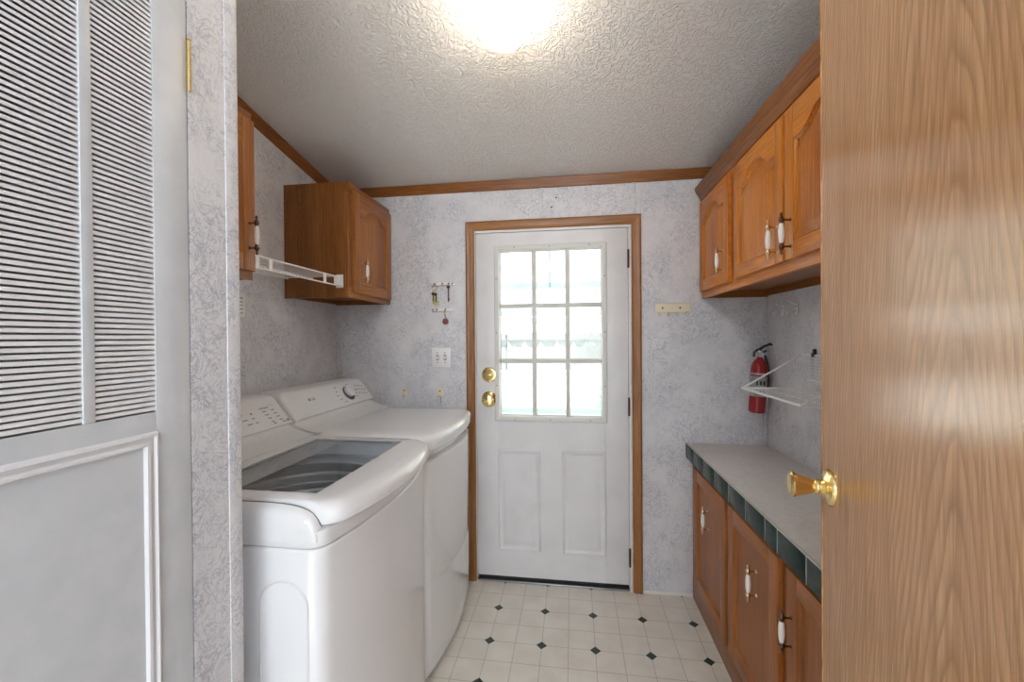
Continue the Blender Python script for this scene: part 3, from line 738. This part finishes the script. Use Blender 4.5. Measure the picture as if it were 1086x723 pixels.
join(b, text_bm('LG', .020), 0, face_T(1.776, .62, .0004)); obj('logo', b, M['print_grey'], cs); b = newbm()
for i, (y, s, wd) in enumerate(((1.985, .88, .020), (1.975, .68, .018), (1.965, .50, .020), (1.975, .32, .018), (2.0, .16, .022), (2.10, .92, .018), (2.135, .62, .012), (2.14, .44, .012), (2.125, .28, .014))): mark(b, y, s, wd, .0035)
obj('dial_print', b, M['print_grey'], cs); b = newbm()
for c in range(4):
    for r in range(3): mark(b, 2.170+c*.021, .80-r*.20-c*.03, .012, .004)
mark(b, 2.150, .58, .009, .008)
obj('panel_print', b, M['print_grey'], cs)

# ================================================================== CEILING LAMP, ADDED HALL FILL GLOBES
def ceiling_light(label, x, y, zc, mat, group=None):
    t = thing('ceiling_light', label, 'ceiling light', (x, y, zc-.18))
    b = newbm(); lathe(b, [(0, .0), (.085, .0), (.088, -.012), (.080, -.030), (.062, -.040), (0, -.040)], (x, y, zc+.012), (0, 0, 1), 32); obj('lamp_base', b, M['aged_brass'], t)
    b = newbm(); lathe(b, [(.055, 0), (.060, -.02), (.074, -.045), (.083, -.075), (.084, -.095), (.078, -.118), (.062, -.138), (.036, -.150), (0, -.154)], (x, y, zc-.026), (0, 0, 1), 32); obj('lamp_globe', b, mat, t)
ceiling_light('lit white glass globe light on the ceiling', -.209, 1.30, ceil_z(1.30), M['lamp_globe'])
for hx, hl in ((-.45, 'added unseen fill globe on the hall ceiling, on the closet side'), (.10, 'added unseen fill globe in the middle of the hall ceiling'), (.62, 'added unseen fill globe on the hall ceiling, on the oak door side')):
    ceiling_light(hl, hx, -2.4, ceil_z(-2.4), M['hall_fill_globe'])  # unseen globes added behind the camera for frontal fill light

# ================================================================== WALL-MOUNTED THINGS
# wire shelf between the left cabinets
wsf = thing('wire_shelf', 'white wire hanging shelf strung between the two left cabinets', 'shelf', (-1.25, 1.61, 1.70))
Ya, Yb = 1.299, 1.913
b = newbm()
for X, Z in ((-1.120, 1.702), (-1.120, 1.660), (-1.395, 1.702), (-1.26, 1.700)): tube(b, [(X, Ya, Z), (X, Yb, Z)], .0032, 8)
obj('rods', b, M['wire_white'], wsf)
for y in (1.372, 1.440, 1.790):
    b = newbm(); box(b, -1.1222, -1.1178, y-.010, y+.010, 1.660, 1.702, .001); obj('spacer', b, M['wire_white'], wsf)
b = newbm(); y = Ya+.012
while y < Yb-.01:
    tube(b, [(-1.120, y, 1.7035), (-1.397, y, 1.7035)], .0013, 5); y += .0254
obj('deck_wires', b, M['wire_white'], wsf)
for yy, s in ((Yb+.0015, -1), (Ya-.0015, 1)):
    b = newbm(); a, c = sorted((yy, yy+s*.006)); box(b, -1.138, -1.100, a, c, 1.650, 1.714, .002)
    a, c = sorted((yy+s*.004, yy+s*.040)); box(b, -1.128, -1.106, a, c, 1.662, 1.706, .003)
    obj('end_bracket', b, M['wire_white'], wsf)
# wire basket shelf on the right wall
wb = thing('wire_basket_shelf', 'white wire fold-down rack hung on the right wall above the worktop', 'rack', (XR-.05, 1.78, 1.165))
bx, bz = .752, 1.167; yn, yf = 1.535, 2.035; X2 = XR-.006
b = newbm()
tube(b, [(X2, yf, bz), (bx, yf, bz), (bx, yn, bz), (X2, yn, bz)], .0050, 8)
tube(b, [(bx, yf, bz), (X2, yf, 1.318), (X2, yn, 1.318), (bx, yn, bz)], .0040, 8)
obj('rack_frame', b, M['wire_white'], wb)
b = newbm()
y = yn+.042
while y < yf-.01: tube(b, [(bx, y, bz+.004), (X2, y, bz+.004)], .0016, 6); y += .0455
for x in (.835, .925): tube(b, [(x, yn, bz), (x, yf, bz)], .0024, 6)
obj('shelf_wires', b, M['wire_white'], wb)
b = newbm()
for k in range(9): tube(b, [(X2, yf-.06, 1.318-.013*k), (X2, yn+.03, 1.318-.013*k)], .0016, 6)
for k in range(10): y = yf-.06-.045*k; tube(b, [(X2+.002, y, 1.318), (X2+.002, y, 1.205)], .0016, 6)
tube(b, [(X2, yf-.05, 1.211), (X2, yn+.03, 1.211)], .0032, 6)
obj('back_grid', b, M['wire_white'], wb)
for y in (1.935, 1.62):
    b = newbm(); box(b, XR-.012, XR, y-.007, y+.007, 1.312, 1.345, .003); tube(b, [(XR-.004, y, 1.318), (XR-.016, y, 1.313), (XR-.016, y, 1.328)], .003, 6)
    obj('wall_clip', b, M['black'], wb)
# fire extinguisher
fe = thing('fire_extinguisher', 'small red fire extinguisher hanging in the back right corner', 'fire extinguisher', (.938, 2.335, 1.008))
ax = Vector((.055, 0, 1)).normalized(); fo = Vector((.932, 2.334, 1.008))
b = newbm(); lathe(b, [(0, 0), (.034, .001), (.0385, .006), (.0385, .225), (.036, .242), (.029, .258), (.020, .270), (.014, .277), (.0135, .285), (0, .285)], fo, ax, 32); obj('cylinder', b, M['red_paint'], fe)
b = newbm(); lathe(b, [(.0389, .085), (.0393, .086), (.0393, .188), (.0389, .189)], fo, ax, 32)
obj('label_band', b, M['label_grey'], fe, label='grey label band')
b = newbm()
for k in range(3):
    a0 = -PI*.5+(-.5+.4*k)
    for r in range(2): 
        p = fo+ax*(.12+.035*r); u = Vector((math.cos(a0), math.sin(a0), 0)); box(b, p.x+u.x*.0395-.004, p.x+u.x*.0395+.004, p.y+u.y*.0395-.001, p.y+u.y*.0395+.001, p.z-.010, p.z+.010)
obj('label_print', b, M['black'], fe)
b = newbm(); top = fo+ax*.285
lathe(b, [(0, 0), (.011, 0), (.011, .022), (.014, .024), (.014, .034), (0, .036)], top, ax, 16); tube(b, [top+Vector((0, -.006, .012)), top+Vector((-.004, -.026, .012))], .007, 8)
lathe(b, [(0, 0), (.013, 0), (.013, .008), (0, .008)], top+Vector((-.004, -.024, .012)), (-.15, -1, 0), 16)
obj('valve', b, M['chrome'], fe)
b = newbm(); t0 = top+ax*.033
tube(b, [t0+Vector((-.030, 0, -.030)), t0+Vector((-.028, 0, -.008)), t0+Vector((-.014, 0, .006)), t0+Vector((.004, 0, .004))], .0055, 8)
tube(b, [t0+Vector((-.006, 0, .006)), t0+Vector((.018, 0, .022)), t0+Vector((.046, -.002, .034)), t0+Vector((.058, -.002, .030))], .0065, 8)
tube(b, [t0+Vector((-.004, 0, -.006)), t0+Vector((.022, 0, -.006)), t0+Vector((.030, 0, .002))], .0045, 8)
obj('levers', b, M['black'], fe)
b = newbm(); tube(b, [top+Vector((.010, -.004, .014)), top+Vector((.024, -.004, .006)), top+Vector((.034, -.004, -.03)), top+Vector((.0395, -.004, -.07)), top+Vector((.032, -.004, -.135)), top+Vector((.027, -.004, -.17))], .0065, 10)
lathe(b, [(.007, 0), (.0095, .02), (.0095, .06), (.006, .075)], top+Vector((.027, -.004, -.175)), (.10, 0, 1), 12)
obj('hose', b, M['black'], fe)
b = newbm(); box(b, .928, .948, 2.3735, D, 1.10, 1.24, .002); lathe(b, [(.0392, .195), (.0405, .196), (.0405, .203), (.0392, .204)], fo, ax, 28)
obj('wall_bracket', b, M['metal_grey'], fe)
# cream hook rail right of the door
hr = thing('hook_rail', 'cream four-hook rail on the back wall right of the door', 'hook rail', (.532, D, 1.54))
b = newbm(); box(b, .440, .626, D-.010, D, 1.530, 1.582, .004); obj('rail_plate', b, M['cream'], hr)
for x in (.478, .568):
    b = newbm(); lathe(b, [(0, 0), (.005, 0), (.0035, .002), (0, .0025)], (x, D-.0098, 1.556), (0, -1, 0), 12); obj('screw', b, M['black'], hr)
for k in range(4):
    x = .459+.0465*k; b = newbm(); tube(b, [(x, D-.009, 1.535), (x, D-.014, 1.522), (x, D-.024, 1.514), (x, D-.034, 1.518), (x, D-.038, 1.528)], .0038, 8)
    lathe(b, [(0, -.005), (.005, -.003), (.005, .003), (0, .005)], (x, D-.038, 1.529), (0, 0, 1), 10)
    obj('hook', b, M['cream'], hr)
# coat hooks on the right wall under the cabinet
def coat_hook(y, label):
    t = thing('coat_hook', label, 'hook', (XR, y, 1.50), 'coat hooks on the right wall')
    b = newbm(); box(b, XR-.006, XR, y-.013, y+.013, 1.498, 1.552, .003); obj('hook_plate', b, M['wire_white'], t)
    b = newbm(); tube(b, [(XR-.005, y, 1.545), (XR-.018, y, 1.550), (XR-.034, y, 1.558)], .0042, 8); obj('hook_prong', b, M['wire_white'], t); b = newbm(); tube(b, [(XR-.005, y, 1.515), (XR-.020, y, 1.498), (XR-.038, y, 1.500), (XR-.044, y, 1.516)], .0042, 8)
    obj('hook_prong', b, M['wire_white'], t)
    b = newbm(); lathe(b, [(0, 0), (.004, 0), (.003, .0015), (0, .002)], (XR-.0058, y, 1.535), (-1, 0, 0), 10); obj('screw', b, M['black'], t)
coat_hook(2.215, 'white coat hook on the right wall, the one nearer the corner')
coat_hook(2.085, 'white coat hook on the right wall, the one nearer the oak door')
# key racks left of the door
def key_rack(x0, x1, z, label, hooks):
    t = thing('key_rack', label, 'key rack', ((x0+x1)/2, D, z), 'key racks')
    b = newbm(); box(b, x0, x1, D-.006, D, z-.008, z+.010, .0015); obj('rack_bar', b, M['white_plastic'], t)
    b = newbm(); box(b, x0, x1, D-.012, D-.0055, z-.0095, z-.0062, .0005); obj('rack_shadow_lip', b, M['metal_grey'], t)  # grey strip added as the shadow line under the bar
    for x in hooks:
        b = newbm(); tube(b, [(x, D-.005, z+.006), (x, D-.016, z+.002), (x, D-.024, z-.004), (x, D-.026, z+.004)], .0018, 6); lathe(b, [(0, 0), (.004, 0), (.003, .002), (0, .003)], (x, D-.006, z+.006), (0, -1, 0), 8)
        obj('hook', b, M['bronze'], t)
key_rack(-.820, -.678, 1.716, 'upper key rack on the wall left of the door', (-.796, -.751, -.712, -.690))
key_rack(-.816, -.688, 1.566, 'lower key rack on the wall left of the door', (-.808, -.784, -.733))
def ring_path(c, r, n=14, pl='xz'):
    return [(c[0]+r*math.cos(2*PI*k/n), c[1], c[2]+r*math.sin(2*PI*k/n)) for k in range(n)]
t = thing('key_bunch', 'bunch of keys with a yellow-green tag on the upper key rack', 'keys', (-.792, D-.02, 1.60))
b = newbm(); tube(b, ring_path((-.794, D-.024, 1.694), .015), .0014, 6, closed=True); obj('key_ring', b, M['brass'], t)
b = newbm(); box(b, -.806, -.788, D-.026, D-.022, 1.600, 1.682, .003); box(b, -.800, -.768, D-.021, D-.018, 1.592, 1.618, .004); obj('tag', b, M['yellow_tag'], t)
for (x, z, dx) in ((-.802, 1.672, .006), (-.786, 1.668, .010)):
    b = newbm(); lathe(b, [(0, 0), (.009, 0), (.009, .002), (0, .002)], (x, D-.029, z-.012), (0, -1, 0), 14); box(b, x-.0035+dx*.3, x+.0035+dx*.3, D-.031, D-.029, z-.055, z-.016, .0006)
    obj('key', b, M['bronze'], t)
t = thing('key', 'single dark key hanging at the right of the upper key rack', 'key', (-.711, D-.02, 1.62))
b = newbm(); lathe(b, [(.004, 0), (.010, 0), (.010, .003), (.004, .003)], (-.711, D-.024, 1.697), (0, -1, 0), 14); obj('key_head', b, M['bronze'], t)
b = newbm(); box(b, -.7145, -.7075, D-.027, D-.024, 1.612, 1.690, .0008); box(b, -.710, -.703, D-.027, D-.024, 1.622, 1.630); obj('key_blade', b, M['bronze'], t)
t = thing('key_fob', 'round reddish brown fob hanging from the lower key rack', 'key fob', (-.733, D-.02, 1.48))
b = newbm(); tube(b, [(-.733, D-.026, 1.563), (-.742, D-.022, 1.550), (-.735, D-.022, 1.530), (-.728, D-.022, 1.520), (-.731, D-.022, 1.545), (-.733, D-.026, 1.563)], .0014, 6); obj('cord', b, M['brass'], t)
b = newbm(); lathe(b, [(0, 0), (.016, 0), (.018, .003), (.016, .006), (.010, .007), (0, .007)], (-.731, D-.017, 1.500), (0, -1, 0), 20); obj('disc', b, M['red_tag'], t)
# light switch
t = thing('light_switch', 'white double light switch on the wall between dryer and door', 'switch', (-.763, D, 1.29))
b = newbm(); box(b, -.820, -.706, D-.006, D, 1.232, 1.348, .003); obj('switch_plate', b, M['white_plastic'], t)
for x in (-.786, -.740):
    b = newbm(); box(b, x-.005, x+.005, D-.014, D-.004, 1.280, 1.300, .002); obj('toggle', b, M['white_plastic'], t)
    b = newbm(); box(b, x-.008, x+.008, D-.0066, D-.005, 1.274, 1.306); obj('toggle_slot', b, M['print_grey'], t)
    for zz in (1.262, 1.318):
        b = newbm(); lathe(b, [(0, 0), (.0038, 0), (.0025, .0012), (0, .0014)], (x, D-.006, zz), (0, -1, 0), 10); obj('screw', b, M['print_grey'], t)
# cream hooks above the dryer
def cream_hook(x, label, loop):
    t = thing('wall_hook', label, 'hook', (x, D, 1.06), 'cream wall hooks above the dryer')
    b = newbm(); P = [(x-.018, 1.066), (x+.020, 1.066), (x+.020, 1.092), (x+.010, 1.108), (x-.006, 1.112), (x-.016, 1.100)]
    prism(b, P, lambda u, z, n: (u, D-n, z), 0, .010, 0, .003); tube(b, [(x, D-.008, 1.074), (x, D-.020, 1.062), (x, D-.030, 1.066), (x, D-.032, 1.078)], .0045, 8); obj('hook_plate', b, M['cream'], t)
    b = newbm(); lathe(b, [(0, 0), (.0045, 0), (.003, .002), (0, .002)], (x+.001, D-.0098, 1.096), (0, -1, 0), 10); obj('screw', b, M['black'], t)
    if loop:
        l = thing('wire_loop', 'thin wire loop hanging from the cream hook nearer the door', 'wire loop', (x, D-.026, 1.03))
        b = newbm(); tube(b, [(x-.010, D-.026, 1.066), (x-.011, D-.026, 1.03), (x-.006, D-.026, 1.018), (x+.006, D-.026, 1.018), (x+.011, D-.026, 1.03), (x+.010, D-.026, 1.066), (x, D-.026, 1.072)], .0016, 6, closed=True); obj('wire', b, M['chrome'], l)
cream_hook(-.988, 'cream plastic wall hook behind the dryer, further from the door', False)
cream_hook(-.772, 'cream plastic wall hook behind the dryer, nearer the door', True)
# nails above the door
for (x, z, lb) in ((-.089, 2.183, 'dark nail head above the door, the upper right one'), (-.116, 2.131, 'dark nail head above the door, the lower left one')):
    b = newbm(); lathe(b, [(.0015, 0), (.0015, .004), (.005, .005), (.004, .007), (0, .0075)], (x, D, z), (0, -1, 0), 10); tag(obj('nail', b, M['black'], loc=(x, D, z)), lb, 'nail', 'nails above the door')
# half-hidden valve plate on the left wall
t = thing('wall_grille', 'small pale slotted plate on the left wall, half hidden by the wall end', 'vent', (XL, 1.62, 1.56))
b = newbm(); box(b, XL, XL+.006, 1.565, 1.652, 1.50, 1.60, .002); obj('plate', b, M['white_plastic'], t)
b = newbm()
for k in range(5): box(b, XL+.0055, XL+.0065, 1.575, 1.642, 1.515+k*.016, 1.519+k*.016)
obj('slots', b, M['aged_brass'], t)

# ================================================================== OUTSIDE
b = newbm(); box(b, -30, 30, 2.55, 60, -.68, -.60); struct('ground', b, M['concrete'], 'bright concrete yard outside the door window', 'ground', loc=(0, 10, -.6))
def corrugated(bm, x0, x1, ya, za, yb, zb, pitch, amp, th=.004):
    n = int((x1-x0)/pitch*6); up = []; lo = []
    def prof(y, z): return [(x0+(x1-x0)*i/n, y, z+amp*abs(math.sin(PI*(x0+(x1-x0)*i/n)/pitch))) for i in range(n+1)]
    A, B = prof(ya, za), prof(yb, zb)
    A2 = [(x, y, z+th) for x, y, z in A]; B2 = [(x, y, z+th) for x, y, z in B]
    loft(bm, [A, B, B2, A2, A], False, False, closed=False)
aw = thing('porch_awning', 'corrugated white porch roof just outside the door window', 'awning', (0, 3.8, 2.1))
b = newbm(); corrugated(b, -2.4, 2.0, 2.52, 2.60, 5.10, 2.085, .077, .030); obj('roof_sheet', b, M['outside_white'], aw)
b = newbm(); box(b, -2.4, 2.0, 5.12, 5.16, 1.990, 2.135, .004); obj('gutter', b, M['outside_green'], aw)
for x in (-2.2, 1.8):
    b = newbm(); tube(b, [(x, 5.05, -.6), (x, 5.05, 2.05)], .03, 10); obj('post', b, M['outside_white'], aw)
a2 = thing('carport', 'corrugated white carport roof beyond the porch gutter', 'carport', (0, 7.2, 1.95))
b = newbm(); corrugated(b, -5, 4.5, 6.0, 2.52, 8.30, 1.975, .098, .030); obj('roof_sheet', b, M['outside_white'], a2)
b = newbm(); box(b, -5, 4.5, 8.32, 8.36, 1.835, 1.985, .004); obj('gutter', b, M['outside_green'], a2)
for x in (-4.6, 4.2):
    b = newbm(); tube(b, [(x, 8.25, -.6), (x, 8.25, 1.97)], .04, 10); obj('post', b, M['outside_white'], a2)
nh = thing('neighbour_house', 'white house across the yard with a scalloped awning', 'house', (0, 16, -.6))
b = newbm(); box(b, -9, 8, 16, 20, -.6, 2.2)
for k in range(14): box(b, -9, 8, 15.985, 16.0, -.5+k*.19, -.5+k*.19+.17)
obj('siding', b, M['outside_white'], nh)
b = newbm(); loft(b, [[(x, 15.6, 2.15), (x, 18, 3.2), (x, 20.4, 2.15)] for x in (-9.4, 8.4)], smooth=False); obj('roof', b, M['outside_white'], nh)
b = newbm(); corrugated(b, -7, 6, 16.0, 1.95, 13.0, 1.50, .15, .04); obj('awning_sheet', b, M['outside_white'], nh)
b = newbm(); corrugated(b, -7, 6, 13.0, 1.50, 12.97, 1.50, .15, .04, .012); obj('awning_edge_shade', b, M['outside_grey'], nh)  # grey strip drawn as the shade line along the awning front
b = newbm(); box(b, -7, 6, 12.98, 13.02, 1.30, 1.36)
x = -7.0
while x < 6:
    prism(b, [(x+.01, 1.31), (x+.11, 1.12), (x+.40, 1.12), (x+.50, 1.31)], lambda u, z, n: (u, 12.99+n, z), 0, .02); x += .5
obj('valance', b, M['outside_grey'], nh)
for x in (-6.5, -2.07, 2.3, 5.5):
    b = newbm(); box(b, x-.03, x+.03, 13.05, 13.11, -.6, 1.5); obj('post', b, M['outside_grey'], nh)
# hanging chain under the porch roof
ch = newbm(); z = 2.285; k = 0
while z > 1.865:
    pts = [((-.216+(.010*math.cos(2*PI*i/10) if k % 2 == 0 else 0)), 4.0+(.010*math.cos(2*PI*i/10) if k % 2 else 0), z+.017*math.sin(2*PI*i/10)) for i in range(10)]
    tube(ch, pts, .0035, 5, closed=True); z -= .024; k += 1
tag(obj('hanging_chain', ch, M['outside_grey'], loc=(-.216, 4.0, 1.86)), 'dark chain hanging from the porch roof outside the window', 'chain')
# porch wall
pw = thing('porch_rail', 'low white porch rail outside the lower window panes', 'railing', (0, 3.62, -.6))
b = newbm(); box(b, -2.2, 1.8, 3.585, 3.615, -.6, .765); obj('rail_panel', b, M['outside_white'], pw)
b = newbm(); box(b, -2.2, 1.8, 3.55, 3.65, .765, .800, .006); obj('rail_cap', b, M['outside_green'], pw)
# car in the far carport
cr = thing('parked_car', 'pale car parked under the scalloped awning across the yard', 'car', (1.2, 14.3, -.6))
b = newbm(); body = [(-.1, -.25), (-.12, .28), (.02, .50), (.75, .62), (1.25, 1.02), (2.35, 1.04), (2.9, .66), (3.5, .60), (3.6, .25), (3.55, -.25)]
loft(b, [[(x*.98+.0, yy, z) for x, z in body] for yy in (13.6, 15.0)], smooth=False); obj('car_body', b, M['car_paint'], cr)
for (a, c) in ((.86, 1.55), (1.65, 2.45)):
    b = newbm(); prism(b, [(a, .66), (c, .66), (c-.08, .98), (a+.36, .98)], lambda u, z, n: (u, 13.6-n, z), -.01, .006); obj('car_window', b, M['car_glass'], cr)
for x in (.62, 2.9):
    b = newbm(); lathe(b, [(0, -.1), (.3, -.1), (.32, 0), (.3, .1), (0, .1)], (x, 13.66, -.28), (0, 1, 0), 24); obj('wheel', b, M['rubber'], cr)
gw = newbm(); box(gw, -8, 8, 11.0, 11.15, -.6, .50, .01); box(gw, -8, 8, 10.96, 11.19, .50, .55, .01)
tag(obj('garden_wall', gw, M['outside_white'], loc=(0, 11.07, -.6)), 'low white garden wall across the yard in front of the car', 'wall')
# shrub
sh = thing('garden_shrub', 'pale green shrub at the right edge of the window view', 'shrub', (.47, 7.0, -.6))
b = newbm(); tube(b, [(.47, 7, -.6), (.46, 7, -.1), (.48, 7, .3)], .02, 6); obj('stem', b, M['bronze'], sh)
b = newbm(); R = random.Random(3)
for k in range(260):
    a, e, r = R.uniform(0, 2*PI), R.uniform(-.9, 1.2), R.uniform(.10, .27)
    c = Vector((.49+r*math.cos(a)*math.cos(e), 7+r*math.sin(a)*math.cos(e), .36+r*1.15*math.sin(e)))
    d1_ = Vector((R.uniform(-1, 1), R.uniform(-1, 1), R.uniform(-.6, 1))).normalized()*.07; d2_ = d1_.orthogonal().normalized()*.02
    vs = [b.verts.new(p) for p in (c-d1_, c+d2_, c+d1_, c-d2_)]; b.faces.new(vs)
obj('foliage', b, M['leaf'], sh, autosmooth=False)
for o in C.objects:
    if 'base' in o.keys(): del o['base']
